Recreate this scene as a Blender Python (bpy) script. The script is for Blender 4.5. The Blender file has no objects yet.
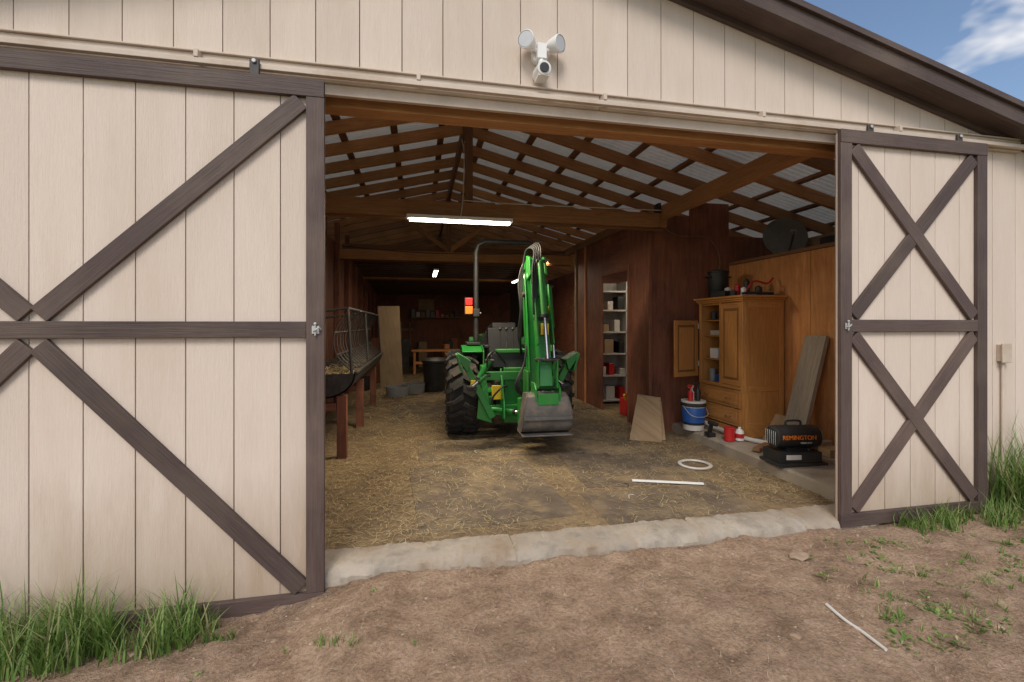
import bpy, bmesh, math, random
from mathutils import Vector, Matrix, noise, Euler
random.seed(7)
R=math.radians
scene=bpy.context.scene
COL=scene.collection

# ------------------------------------------------------------------ materials
def newmat(name):
    m=bpy.data.materials.new(name); m.use_nodes=True
    nt=m.node_tree; b=nt.nodes['Principled BSDF']
    return m,nt,b
def N(nt,t,**k):
    n=nt.nodes.new(t)
    for a,v in k.items(): setattr(n,a,v)
    return n
def ramp(nt,src,stops):
    r=N(nt,'ShaderNodeValToRGB'); e=r.color_ramp.elements
    while len(e)<len(stops): e.new(0.5)
    for i,(p,c) in enumerate(stops):
        e[i].position=p; e[i].color=(c[0],c[1],c[2],1)
    nt.links.new(src,r.inputs[0]); return r
def noisen(nt,vec,scale,detail=6,rough=.6,dist=0):
    n=N(nt,'ShaderNodeTexNoise'); n.inputs['Scale'].default_value=scale
    n.inputs['Detail'].default_value=min(detail,5); n.inputs['Roughness'].default_value=rough
    n.inputs['Distortion'].default_value=dist
    nt.links.new(vec,n.inputs['Vector']); return n
def mapping(nt,src,scale):
    m=N(nt,'ShaderNodeMapping'); m.inputs['Scale'].default_value=scale
    nt.links.new(src,m.inputs['Vector']); return m.outputs[0]
def bump(nt,b,h,strength,dist=.01):
    n=N(nt,'ShaderNodeBump'); n.inputs['Strength'].default_value=strength; n.inputs['Distance'].default_value=dist
    nt.links.new(h,n.inputs['Height']); nt.links.new(n.outputs[0],b.inputs['Normal'])
def mix(nt,fac,a,b_,mode='MIX'):
    m=N(nt,'ShaderNodeMix',data_type='RGBA',blend_type=mode)
    def s(i,v):
        if isinstance(v,(tuple,list)): m.inputs[i].default_value=(v[0],v[1],v[2],1)
        elif isinstance(v,(int,float)): m.inputs[i].default_value=v
        else: nt.links.new(v,m.inputs[i])
    s(0,fac); s(6,a); s(7,b_); return m.outputs[2]

def wood(name,c1,c2,rough=.75,grain=(1.5,22,1),bs=.35,var=.35,stain=.35,dark=None):
    m,nt,b=newmat(name)
    uv=N(nt,'ShaderNodeUVMap').outputs[0]; ob=N(nt,'ShaderNodeTexCoord').outputs['Object']
    g=noisen(nt,mapping(nt,uv,grain),2.5,8,.65,.8)
    r=ramp(nt,g.outputs[0],[(.3,c1),(.7,c2)])
    st=noisen(nt,ob,1.7,5,.6)
    dk=dark or tuple(x*.45 for x in c1)
    sr=ramp(nt,st.outputs[0],[(.45,(0,0,0)),(.75,(1,1,1))])
    mm=N(nt,'ShaderNodeMath',operation='MULTIPLY'); nt.links.new(sr.outputs[0],mm.inputs[0]); mm.inputs[1].default_value=stain
    c=mix(nt,mm.outputs[0],r.outputs[0],dk)
    at=N(nt,'ShaderNodeAttribute'); at.attribute_name='rnd'
    mr=N(nt,'ShaderNodeMapRange'); mr.inputs[3].default_value=1-var; mr.inputs[4].default_value=1+var*.6
    nt.links.new(at.outputs['Fac'],mr.inputs[0])
    h=N(nt,'ShaderNodeHueSaturation'); nt.links.new(mr.outputs[0],h.inputs['Value']); nt.links.new(c,h.inputs['Color'])
    nt.links.new(h.outputs[0],b.inputs['Base Color']); b.inputs['Roughness'].default_value=rough
    bump(nt,b,g.outputs[0],bs,.006)
    return m
def gen(name,c,rough=.5,metal=0,var=.15,scale=6,bs=.1,dirt=None,dirtamt=.5,coat=0):
    m,nt,b=newmat(name)
    ob=N(nt,'ShaderNodeTexCoord').outputs['Object']
    n=noisen(nt,ob,scale,7,.65)
    r=ramp(nt,n.outputs[0],[(.3,tuple(x*(1-var) for x in c)),(.7,tuple(min(1,x*(1+var)) for x in c))])
    out=r.outputs[0]
    if dirt:
        n2=noisen(nt,ob,scale*.5,8,.7)
        r2=ramp(nt,n2.outputs[0],[(.48,(0,0,0)),(.66,(dirtamt,)*3)])
        out=mix(nt,r2.outputs[0],out,dirt)
    nt.links.new(out,b.inputs['Base Color'])
    rr=N(nt,'ShaderNodeMapRange'); rr.inputs[3].default_value=max(.05,rough-.12); rr.inputs[4].default_value=min(1,rough+.15)
    nt.links.new(n.outputs[0],rr.inputs[0]); nt.links.new(rr.outputs[0],b.inputs['Roughness'])
    b.inputs['Metallic'].default_value=metal
    if coat: b.inputs['Coat Weight'].default_value=coat
    n3=noisen(nt,ob,scale*12,4,.6); bump(nt,b,n3.outputs[0],bs,.004)
    return m
def emis(name,c,s):
    m,nt,b=newmat(name); b.inputs['Base Color'].default_value=(*c,1)
    b.inputs['Emission Color'].default_value=(*c,1); b.inputs['Emission Strength'].default_value=s
    return m
def translucent(m,fac,col):
    nt=m.node_tree; b=nt.nodes['Principled BSDF']; t=N(nt,'ShaderNodeBsdfTranslucent'); t.inputs[0].default_value=(*col,1)
    ms=N(nt,'ShaderNodeMixShader'); ms.inputs[0].default_value=fac
    nt.links.new(b.outputs[0],ms.inputs[1]); nt.links.new(t.outputs[0],ms.inputs[2])
    nt.links.new(ms.outputs[0],nt.nodes['Material Output'].inputs[0])

def siding_mat():
    m,nt,b=newmat('painted_siding')
    uv=N(nt,'ShaderNodeUVMap').outputs[0]; ob=N(nt,'ShaderNodeTexCoord').outputs['Object']
    g=noisen(nt,mapping(nt,uv,(2.2,60,1)),2.2,9,.7,.5)
    g2=noisen(nt,mapping(nt,uv,(5,26,1)),3,6,.7,1.4)
    base=ramp(nt,g.outputs[0],[(.28,(.655,.545,.455)),(.6,(.70,.59,.50))])
    st=noisen(nt,mapping(nt,ob,(3,3,.6)),1.3,7,.65)
    sr=ramp(nt,st.outputs[0],[(.45,(0,0,0)),(.75,(.5,.5,.5))])
    c=mix(nt,sr.outputs[0],base.outputs[0],(.57,.455,.355))
    v=N(nt,'ShaderNodeTexVoronoi'); v.inputs['Scale'].default_value=2.6; nt.links.new(mapping(nt,uv,(1,1.6,1)),v.inputs['Vector'])
    vr=ramp(nt,v.outputs['Distance'],[(.0,(.6,.6,.6)),(.03,(0,0,0))])
    c=mix(nt,vr.outputs[0],c,(.36,.27,.18))
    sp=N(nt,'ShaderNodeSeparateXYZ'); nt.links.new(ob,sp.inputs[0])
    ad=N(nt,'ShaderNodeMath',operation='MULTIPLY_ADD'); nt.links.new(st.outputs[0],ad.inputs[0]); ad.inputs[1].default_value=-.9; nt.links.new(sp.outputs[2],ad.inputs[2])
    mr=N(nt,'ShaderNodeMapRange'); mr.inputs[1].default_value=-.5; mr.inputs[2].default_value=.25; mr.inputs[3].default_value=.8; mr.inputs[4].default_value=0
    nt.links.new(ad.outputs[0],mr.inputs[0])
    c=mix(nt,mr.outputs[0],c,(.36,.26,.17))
    at=N(nt,'ShaderNodeAttribute'); at.attribute_name='rnd'
    m2=N(nt,'ShaderNodeMapRange'); m2.inputs[3].default_value=.95; m2.inputs[4].default_value=1.03; nt.links.new(at.outputs['Fac'],m2.inputs[0])
    h=N(nt,'ShaderNodeHueSaturation'); nt.links.new(m2.outputs[0],h.inputs['Value']); nt.links.new(c,h.inputs['Color'])
    nt.links.new(h.outputs[0],b.inputs['Base Color']); b.inputs['Roughness'].default_value=.8
    aa=N(nt,'ShaderNodeMath',operation='ADD'); nt.links.new(g.outputs[0],aa.inputs[0]); nt.links.new(g2.outputs[0],aa.inputs[1])
    bump(nt,b,aa.outputs[0],.55,.005)
    return m
M={}
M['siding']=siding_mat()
M['groove']=gen('siding_groove',(.40,.31,.24),.9)
M['trim']=wood('brown_trim_paint',(.066,.040,.034),(.110,.074,.064),.65,(1.2,40,1),.7,.25,.5,(.20,.145,.11))
M['rafter']=wood('rafter_lumber',(.37,.165,.06),(.56,.29,.12),.75,(1.5,20,1),.3,.35,.35)
M['rafterd']=wood('old_purlin_lumber',(.18,.085,.038),(.30,.15,.07),.8)
M['plyred']=wood('stained_plywood',(.17,.055,.03),(.31,.115,.06),.7,(1.,9,1),.2,.12,.7,(.06,.022,.014))
M['plyor']=wood('bare_plywood',(.50,.19,.055),(.72,.34,.12),.7,(1.,8,1),.2,.12,.6,(.26,.10,.035))
M['oak']=wood('oak_varnish',(.42,.175,.045),(.62,.30,.095),.4,(1.5,26,1),.15,.15,.15)
M['oakd']=wood('oak_dark',(.22,.095,.03),(.3,.14,.05),.45,(1.5,26,1),.15,.1,.1)
M['grey']=wood('weathered_board',(.30,.24,.18),(.48,.40,.31),.85,(1.5,22,1),.5,.2,.3)
M['paleply']=wood('pale_plywood',(.34,.23,.13),(.45,.33,.20),.75,(1,8,1),.2,.15,.4)
M['brdply']=wood('dusty_plywood',(.26,.17,.09),(.40,.27,.155),.8,(1,8,1),.25,.2,.5)
M['concrete']=gen('concrete',(.37,.32,.26),.9,0,.32,6,1,(.27,.20,.135),.9)
M['slab']=gen('dusty_slab',(.30,.25,.195),.9,0,.3,4,.6,(.2,.15,.09),.7)
M['mat']=gen('stall_rubber',(.135,.10,.068),.9,0,.35,5,.6,(.24,.175,.095),.95)
M['green']=gen('green_enamel',(.014,.23,.03),.42,0,.2,4,.04,(.10,.13,.055),.5,.12)
M['yellow']=gen('yellow_enamel',(.75,.5,.02),.4)
M['black']=gen('black_plastic',(.02,.02,.021),.5,0,.2,5,.1,(.07,.06,.05),.4)
M['blacksteel']=gen('black_steel',(.035,.032,.03),.5,.1,.3,6,.2,(.12,.09,.065),.6)
M['feedsteel']=gen('feeder_steel',(.045,.042,.04),.5,.2,.3,6,.2,(.12,.095,.07),.6)
M['tyre']=gen('tyre_rubber',(.026,.025,.024),.85,0,.2,8,.3,(.11,.085,.06),.6)
M['chrome']=gen('chrome_rod',(.7,.7,.7),.15,1,.05)
M['steel']=gen('worn_bucket_steel',(.13,.12,.11),.65,.2,.35,6,.5,(.24,.18,.13),.85)
M['galv']=gen('galvanised_steel',(.50,.50,.49),.5,.35,.15,3,.1,(.3,.27,.22),.5)
M['white']=gen('white_plastic',(.80,.80,.78),.4,0,.05,5,.03)
M['whited']=gen('white_dirty',(.62,.60,.56),.6,0,.1,6,.1,(.3,.24,.17),.5)
M['shelfw']=gen('shelf_paint',(.50,.48,.45),.6,0,.1,6,.1,(.3,.24,.17),.5)
M['lens']=gen('lamp_lens',(.6,.61,.63),.15,0,.08)
M['blue']=gen('blue_label',(.02,.09,.33),.4)
M['red']=gen('red_plastic',(.5,.02,.02),.4)
M['orange']=gen('orange_lens',(.9,.22,.02),.35)
M['vinyl']=gen('seat_vinyl',(.016,.016,.018),.5,0,.15,6,.2)
M['beige']=gen('beige_trim',(.60,.50,.41),.65,0,.12,5,.3,(.42,.32,.24),.7)
M['roofm']=gen('roof_sheet',(.64,.62,.57),.6,.0,.25,2.0,.1,(.30,.22,.15),.8)
translucent(M['roofm'],.095,(.86,.84,.77))
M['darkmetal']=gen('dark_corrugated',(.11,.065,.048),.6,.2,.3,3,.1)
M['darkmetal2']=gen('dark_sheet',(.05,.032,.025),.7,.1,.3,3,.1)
M['drum']=gen('grey_tub',(.22,.23,.24),.5)
M['dish']=gen('dish_grey',(.16,.16,.16),.5,0,.25,5,.1,(.2,.17,.13),.5)
M['tube']=emis('fluorescent_tube',(1,.93,.8),9)
M['stone']=gen('stones',(.33,.24,.17),.9,0,.3,20,.3)

def varmat(name,stops,rough=.8,trans=0):
    m,nt,b=newmat(name)
    at=N(nt,'ShaderNodeAttribute'); at.attribute_name='rnd'
    r=ramp(nt,at.outputs['Fac'],stops); nt.links.new(r.outputs[0],b.inputs['Base Color'])
    b.inputs['Roughness'].default_value=rough
    if trans:
        t=N(nt,'ShaderNodeBsdfTranslucent'); nt.links.new(r.outputs[0],t.inputs[0])
        ms=N(nt,'ShaderNodeMixShader'); ms.inputs[0].default_value=trans
        nt.links.new(b.outputs[0],ms.inputs[1]); nt.links.new(t.outputs[0],ms.inputs[2])
        nt.links.new(ms.outputs[0],nt.nodes['Material Output'].inputs[0])
    return m
M['grass']=varmat('grass_blades',[(0,(.07,.14,.02)),(.55,(.17,.29,.06)),(.85,(.28,.38,.11)),(1,(.50,.42,.24))],.6,.35)
M['straw']=varmat('straw_strands',[(0,(.24,.165,.075)),(.5,(.40,.30,.14)),(1,(.62,.51,.30))],.8)
M['strawout']=varmat('dry_bits',[(0,(.25,.18,.11)),(1,(.55,.46,.33))],.8)
M['pebble']=varmat('pebble_mix',[(0,(.24,.155,.10)),(.8,(.38,.27,.19)),(.97,(.42,.32,.24)),(1,(.5,.44,.37))],.95)

# ------------------------------------------------------------------ builder
class MB:
    def __init__(s,name,parent=None):
        s.name=name; s.parent=parent; s.v=[]; s.f=[]; s.fm=[]; s.uv=[]; s.rn=[]; s.mats=[]
    def mi(s,m):
        m=M[m] if isinstance(m,str) else m
        if m not in s.mats: s.mats.append(m)
        return s.mats.index(m)
    def add(s,verts,faces,mat,loc=None,rnd=None):
        loc=loc or verts
        ext=[max(p[i] for p in loc)-min(p[i] for p in loc) for i in range(3)]
        L=max(range(3),key=lambda i:ext[i]); o=[i for i in range(3) if i!=L]
        ou,ov=random.uniform(0,40),random.uniform(0,40)
        uv=[(p[L]+ou,p[o[0]]+p[o[1]]+ov) for p in loc]
        k=len(s.v); s.v+= [tuple(p) for p in verts]; mi=s.mi(mat); r=random.random() if rnd is None else rnd
        for f in faces:
            s.f.append([k+i for i in f]); s.fm.append(mi); s.uv+= [uv[i] for i in f]; s.rn.append(r)
    BF=[(0,3,2,1),(4,5,6,7),(0,1,5,4),(1,2,6,5),(2,3,7,6),(3,0,4,7)]
    def box(s,c,size,mat,rot=None,rnd=None):
        x,y,z=[d/2 for d in size]
        l=[Vector(p) for p in [(-x,-y,-z),(x,-y,-z),(x,y,-z),(-x,y,-z),(-x,-y,z),(x,-y,z),(x,y,z),(-x,y,z)]]
        Rm=Euler(rot).to_matrix() if rot else Matrix.Identity(3)
        s.add([Vector(c)+Rm@p for p in l],s.BF,mat,l,rnd)
    def bb(s,x0,x1,y0,y1,z0,z1,mat,rnd=None):
        s.box(((x0+x1)/2,(y0+y1)/2,(z0+z1)/2),(abs(x1-x0),abs(y1-y0),abs(z1-z0)),mat,None,rnd)
    def beam(s,p0,p1,w,h,mat,up=(0,0,1),w1=None,h1=None):
        p0=Vector(p0);p1=Vector(p1); d=(p1-p0); L=d.length; d.normalize(); up=Vector(up)
        r=d.cross(up)
        if r.length<1e-4: r=d.cross(Vector((0,1,0)))
        r.normalize(); u=r.cross(d)
        w1=w if w1 is None else w1; h1=h if h1 is None else h1
        vs=[];ls=[]
        for (P,ww,hh,l) in((p0,w,h,0),(p1,w1,h1,L)):
            for a,b in((-1,-1),(1,-1),(1,1),(-1,1)):
                vs.append(P+r*a*ww/2+u*b*hh/2); ls.append((l,a*ww/2,b*hh/2))
        s.add(vs,s.BF,mat,ls)
    def frame(s,a):
        a=Vector(a).normalized(); t=Vector((0,0,1)) if abs(a.z)<.9 else Vector((1,0,0))
        u=a.cross(t).normalized(); return a,u,a.cross(u)
    def lathe(s,prof,o,axis,mat,n=24,closed=False):
        a,u,w=s.frame(axis); o=Vector(o); vs=[];fs=[]
        for r,h in prof:
            for i in range(n):
                t=2*math.pi*i/n; vs.append(o+a*h+(u*math.cos(t)+w*math.sin(t))*max(r,1e-4))
        m=len(prof)
        for j in range(m-1 if not closed else m):
            for i in range(n):
                k=(i+1)%n; j2=(j+1)%m
                fs.append((j*n+i,j*n+k,j2*n+k,j2*n+i))
        s.add(vs,fs,mat)
    def cyl(s,p0,p1,r,mat,r1=None,n=16):
        p0=Vector(p0);p1=Vector(p1); r1=r if r1 is None else r1
        a,u,w=s.frame(p1-p0); vs=[]
        for P,rr in((p0,r),(p1,r1)):
            for i in range(n):
                t=2*math.pi*i/n; vs.append(P+(u*math.cos(t)+w*math.sin(t))*rr)
        fs=[(i,(i+1)%n,n+(i+1)%n,n+i) for i in range(n)]+[tuple(range(n))[::-1],tuple(range(n,2*n))]
        s.add(vs,fs,mat)
    def tube(s,pts,r,mat,n=8,sm=True):
        P=[Vector(p) for p in pts]
        if sm and len(P)>2:
            q=[]
            for i in range(len(P)-1):
                a=P[max(i-1,0)];b=P[i];c=P[i+1];d=P[min(i+2,len(P)-1)]
                for k in range(6):
                    t=k/6; q.append(.5*((2*b)+(c-a)*t+(2*a-5*b+4*c-d)*t*t+(3*b-a-3*c+d)*t**3))
            q.append(P[-1]); P=q
        vs=[];fs=[]; d=(P[1]-P[0]).normalized(); _,u,w=s.frame(d)
        for i,p in enumerate(P):
            d=(P[min(i+1,len(P)-1)]-P[max(i-1,0)]).normalized()
            u=(u-d*u.dot(d)).normalized(); w=d.cross(u)
            for k in range(n):
                t=2*math.pi*k/n; vs.append(p+(u*math.cos(t)+w*math.sin(t))*r)
        for i in range(len(P)-1):
            for k in range(n):
                fs.append((i*n+k,i*n+(k+1)%n,(i+1)*n+(k+1)%n,(i+1)*n+k))
        fs.append(tuple(range(n))[::-1]); fs.append(tuple((len(P)-1)*n+k for k in range(n)))
        s.add(vs,fs,mat)
    def prism(s,pts,ext,mat,rnd=None):
        ext=Vector(ext); a=[Vector(p) for p in pts]; n=len(a)
        vs=a+[p+ext for p in a]
        fs=[tuple(range(n))[::-1],tuple(range(n,2*n))]+[(i,(i+1)%n,n+(i+1)%n,n+i) for i in range(n)]
        s.add(vs,fs,mat,None,rnd)
    def ball(s,c,r,mat,sc=(1,1,1),n=16):
        vs=[];fs=[]; m=n//2
        c=Vector(c)
        for j in range(m+1):
            ph=math.pi*j/m
            for i in range(n):
                t=2*math.pi*i/n; q=max(math.sin(ph),.001)
                vs.append(c+Vector((r*sc[0]*q*math.cos(t),r*sc[1]*q*math.sin(t),r*sc[2]*math.cos(ph))))
        for j in range(m):
            for i in range(n): fs.append((j*n+i,(j+1)*n+i,(j+1)*n+(i+1)%n,j*n+(i+1)%n))
        s.add(vs,fs,mat)
    def squash(s,z0,k):
        s.v=[(p[0],p[1],p[2] if p[2]<z0 else z0+(p[2]-z0)*k) for p in s.v]
    def finish(s,bevel=.003,smooth=True,recalc=True):
        me=bpy.data.meshes.new(s.name); me.from_pydata(s.v,[],s.f)
        for m in s.mats: me.materials.append(m)
        me.polygons.foreach_set('material_index',s.fm)
        ul=me.uv_layers.new(name='UVMap'); ul.data.foreach_set('uv',[c for p in s.uv for c in p])
        at=me.attributes.new('rnd','FLOAT','FACE'); at.data.foreach_set('value',s.rn)
        me.update()
        if recalc:
            bm=bmesh.new(); bm.from_mesh(me); bmesh.ops.recalc_face_normals(bm,faces=bm.faces); bm.to_mesh(me); bm.free()
        if smooth:
            me.polygons.foreach_set('use_smooth',[True]*len(me.polygons)); me.set_sharp_from_angle(angle=R(38))
        ob=bpy.data.objects.new(s.name,me); COL.objects.link(ob)
        if s.parent: ob.parent=s.parent
        if bevel:
            b=ob.modifiers.new('bevel','BEVEL'); b.width=bevel; b.segments=2; b.limit_method='ANGLE'; b.angle_limit=R(50)
        return ob
def empty(name,loc=(0,0,0),rot=(0,0,0)):
    e=bpy.data.objects.new(name,None); e.location=loc; e.rotation_euler=rot; COL.objects.link(e); return e
def nz(x,y,z=0): return noise.noise(Vector((x,y,z)))
def sst(a,b,x):
    t=min(1,max(0,(x-a)/(b-a))); return t*t*(3-2*t)

# ------------------------------------------------------------------ ground
def gh(x,y):
    base=.012-.125*sst(-.1,-1.0,x)
    f=1 if -12<x<14 and -12<y<12 else 0
    if y>.12: return -.14
    h=base+f*(.026*nz(x*.8,y*.8,1)+.020*nz(x*2.6,y*2.6,2)+.015*nz(x*7,y*7,3)+.010*nz(x*17,y*17,4))
    if -.4<x<3.1 and y>-.35: h+=.018*sst(-.35,-.12,y)*(.5+nz(x*3,0,6))
    return h
def axis(lo,hi,step,far):
    a=[];x=lo
    while x<=hi: a.append(x); x+=step
    d=step;x=lo;L=[]
    while x>-far: d*=1.35; x-=d; L.append(x)
    d=step;x=a[-1];Rr=[]
    while x<far: d*=1.35; x+=d; Rr.append(x)
    return L[::-1]+a+Rr
def ground_mat():
    m,nt,b=newmat('dirt_ground'); ob=N(nt,'ShaderNodeTexCoord').outputs['Object']
    n1=noisen(nt,ob,.9,8,.6); n2=noisen(nt,ob,7,9,.75,.3); n3=noisen(nt,ob,55,6,.75); n4=noisen(nt,mapping(nt,ob,(1,1.6,1)),2.6,6,.7,.6)
    a=ramp(nt,n1.outputs[0],[(.35,(.33,.215,.14)),(.65,(.45,.315,.215))])
    c2=ramp(nt,n2.outputs[0],[(.3,(.23,.145,.09)),(.5,(.385,.265,.175)),(.72,(.52,.38,.275))])
    c=mix(nt,.6,a.outputs[0],c2.outputs[0])
    c4=ramp(nt,n4.outputs[0],[(.38,(.66,.62,.58)),(.55,(1.08,1.08,1.08))])
    c=mix(nt,.85,c,c4.outputs[0],'MULTIPLY')
    c3=ramp(nt,n3.outputs[0],[(.35,(.58,.55,.53)),(.6,(1.14,1.14,1.14))])
    c=mix(nt,.85,c,c3.outputs[0],'MULTIPLY')
    vl=N(nt,'ShaderNodeVectorMath',operation='LENGTH'); nt.links.new(ob,vl.inputs[0])
    mr=N(nt,'ShaderNodeMapRange'); mr.inputs[1].default_value=7.5; mr.inputs[2].default_value=11; nt.links.new(vl.outputs['Value'],mr.inputs[0])
    g=ramp(nt,n2.outputs[0],[(.3,(.06,.10,.025)),(.7,(.13,.17,.05))])
    c=mix(nt,mr.outputs[0],c,g.outputs[0])
    nt.links.new(c,b.inputs['Base Color']); b.inputs['Roughness'].default_value=.95
    ad=N(nt,'ShaderNodeMath',operation='MULTIPLY_ADD'); nt.links.new(n3.outputs[0],ad.inputs[0]); ad.inputs[1].default_value=.4; nt.links.new(n2.outputs[0],ad.inputs[2])
    bump(nt,b,ad.outputs[0],1,.045)
    return m
def grid(name,xs,ys,fn,mat):
    me=bpy.data.meshes.new(name); nx=len(xs)
    vs=[(x,y,fn(x,y)) for y in ys for x in xs]
    fs=[(j*nx+i,j*nx+i+1,(j+1)*nx+i+1,(j+1)*nx+i) for j in range(len(ys)-1) for i in range(nx-1)]
    me.from_pydata(vs,[],fs); me.materials.append(mat); me.polygons.foreach_set('use_smooth',[True]*len(fs))
    o=bpy.data.objects.new(name,me); COL.objects.link(o); return o
grid('ground',axis(-3.6,6.2,.03,400),axis(-3.0,.2,.03,400),gh,ground_mat())

mb=MB('scattered_pebbles')
bmx=bmesh.new(); bmesh.ops.create_icosphere(bmx,subdivisions=1,radius=1); IV=[v.co.copy() for v in bmx.verts]; IF=[tuple(v.index for v in f.verts) for f in bmx.faces]; bmx.free()
for i in range(7500):
    x=random.uniform(-3,5.8); y=-.12-random.random()**1.1*2.6
    r=random.choice([.002,.003,.003,.004,.005,.007]) * random.uniform(.7,1.3)
    if random.random()<.008: r=random.uniform(.011,.02)
    z=gh(x,y)-r*.1; ph=random.random()*6
    vs=[]
    for v in IV:
        k=r*random.uniform(.6,1.25); px=v.x*k*1.35;py=v.y*k
        vs.append((x+px*math.cos(ph)-py*math.sin(ph),y+px*math.sin(ph)+py*math.cos(ph),z+v.z*k*.6))
    mb.add(vs,IF,'pebble',[(p[0],p[1],p[2]) for p in vs])
mb.finish(0,recalc=False)
mb=MB('flat_rock'); 
vs=[(2.38+v.x*.075*random.uniform(.8,1.2),-.42+v.y*.05*random.uniform(.8,1.2),gh(2.38,-.42)+.008+v.z*.02) for v in IV]
mb.add(vs,IF,'stone'); mb.finish(.004)

def strands(mb,n,xr,yr,zf,mat,lr=(.03,.12),w=.0022,dens=None):
    k=0
    while k<n:
        x=random.uniform(*xr); y=random.uniform(*yr)
        if dens and random.random()>dens(x,y): k+=.25; continue
        k+=1
        L=random.uniform(*lr); a=random.random()*math.pi; z=zf(x,y)+random.uniform(.002,.012); ti=random.uniform(-.12,.12)
        dx,dy=math.cos(a)*L/2,math.sin(a)*L/2; nx,ny=-math.sin(a)*w,math.cos(a)*w; bx,by=random.uniform(-.15,.15)*dy,random.uniform(-.15,.15)*dx
        vs=[(x-dx-nx,y-dy-ny,z-L*ti),(x-dx+nx,y-dy+ny,z-L*ti),(x+bx+nx,y+by+ny,z+.003),(x+bx-nx,y+by-ny,z+.003),(x+dx+nx,y+dy+ny,z+L*ti),(x+dx-nx,y+dy-ny,z+L*ti)]
        mb.add(vs,[(0,1,2,3),(3,2,4,5)],mat)

def blades(mb,pts,h0,h1,per,spread,zf=gh,mat='grass',w=.005,lean=.45):
    for (x0,y0,s) in pts:
        for i in range(int(per*s)):
            a=random.random()*2*math.pi; rr=random.random()**.6*spread*s
            x=x0+math.cos(a)*rr; y=y0+math.sin(a)*rr*.8
            lim=-.14 if x<4.45 else -.02
            if y>lim: y=lim-.01-random.random()*.05
            z=zf(x,y)-.01; h=random.uniform(h0,h1)*(.5+.5*s)*(1-.4*rr/(spread*s+.01)); la=random.random()*6.283; le=h*random.uniform(.1,lean)*2
            ww=w*random.uniform(.6,1.3); pa=la+1.57
            cx,cy=math.cos(la),math.sin(la); wx,wy=math.cos(pa)*ww,math.sin(pa)*ww
            vs=[];seg=4
            for k in range(seg+1):
                t=k/seg; q=(1-t**1.6); off=le*t*t; zz=z+h*(t-.35*(le/h)*t*t*.6)
                yy=min(y+cy*off,lim+.004)
                vs+= [(x+cx*off-wx*q,yy-wy*q,zz),(x+cx*off+wx*q,yy+wy*q,zz)]
            mb.add(vs,[(2*k,2*k+1,2*k+3,2*k+2) for k in range(seg)],mat)
def rp(n,x0,x1,y0,y1,s0=.5,s1=1): return [(random.uniform(x0,x1),random.uniform(y0,y1),random.uniform(s0,s1)) for _ in range(n)]
mb=MB('grass_tufts')
blades(mb,rp(50,-3.0,-1.5,-.42,-.16,.5,1),.22,.56,42,.13,w=.0045)
blades(mb,rp(26,-1.75,-1.1,-.42,-.17,.4,.9),.18,.46,36,.12,w=.0045)
blades(mb,rp(12,-1.3,-.9,-.35,-.16,.3,.6),.08,.22,28,.09,w=.004)
blades(mb,rp(46,4.6,6.0,-.32,-.05,.6,1),.50,1.05,50,.14,w=.0055)
blades(mb,rp(44,4.15,5.9,-.95,-.3,.4,1),.12,.40,42,.15,w=.0045)
blades(mb,rp(34,3.5,4.6,-.32,-.15,.3,.9),.08,.27,32,.10,w=.004)
blades(mb,[(-.38,-.62,.5),(-.3,-.66,.35),(-.46,-.6,.4)],.05,.14,40,.08,w=.003)
blades(mb,rp(44,2.3,4.4,-1.25,-.40,.15,.45),.04,.14,34,.09,w=.003)
blades(mb,[(2.36,-1.02,.6),(2.5,-.9,.4),(2.75,-1.1,.6),(2.9,-.75,.5),(3.2,-.9,.6)],.05,.12,50,.10,w=.003)
mb.finish(0,recalc=False)
mb=MB('low_weeds')
def weed(x,y,s):
    z=gh(x,y)
    for i in range(int(12*s)+5):
        a=random.random()*6.283; L=random.uniform(.008,.024)*s; r0=random.random()*.035*s; el=random.uniform(.15,.8)
        x0=x+math.cos(a)*r0;y0=y+math.sin(a)*r0; w=L*.28
        ex,ey,ez=math.cos(a)*L,math.sin(a)*L,L*el; nx,ny=-math.sin(a)*w,math.cos(a)*w
        mb.add([(x0,y0,z),(x0+ex*.5+nx,y0+ey*.5+ny,z+ez*.7),(x0+ex,y0+ey,z+ez),(x0+ex*.5-nx,y0+ey*.5-ny,z+ez*.7)],[(0,1,2,3)],'grass')
for (x,y,s) in rp(110,2.3,4.6,-1.25,-.3,.4,1.3)+rp(14,2.2,2.7,-1.3,-.95,.8,1.5)+rp(14,-1.4,0,-.9,-.15,.3,.9): weed(x,y,s)
mb.finish(0,recalc=False)
mb=MB('dry_litter')
strands(mb,1500,(-2.6,5),(-2.0,-.14),gh,'strawout',(.012,.05),.0011)
mb.finish(0,recalc=False)
mb=MB('white_stick')
mb.tube([(2.13,-.86,gh(2.13,-.86)+.010),(2.115,-.98,gh(2.1,-.98)+.01),(2.115,-1.08,gh(2.12,-1.08)+.01),(2.10,-1.2,gh(2.1,-1.2)+.008)],.008,'whited'); mb.finish(0)

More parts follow.
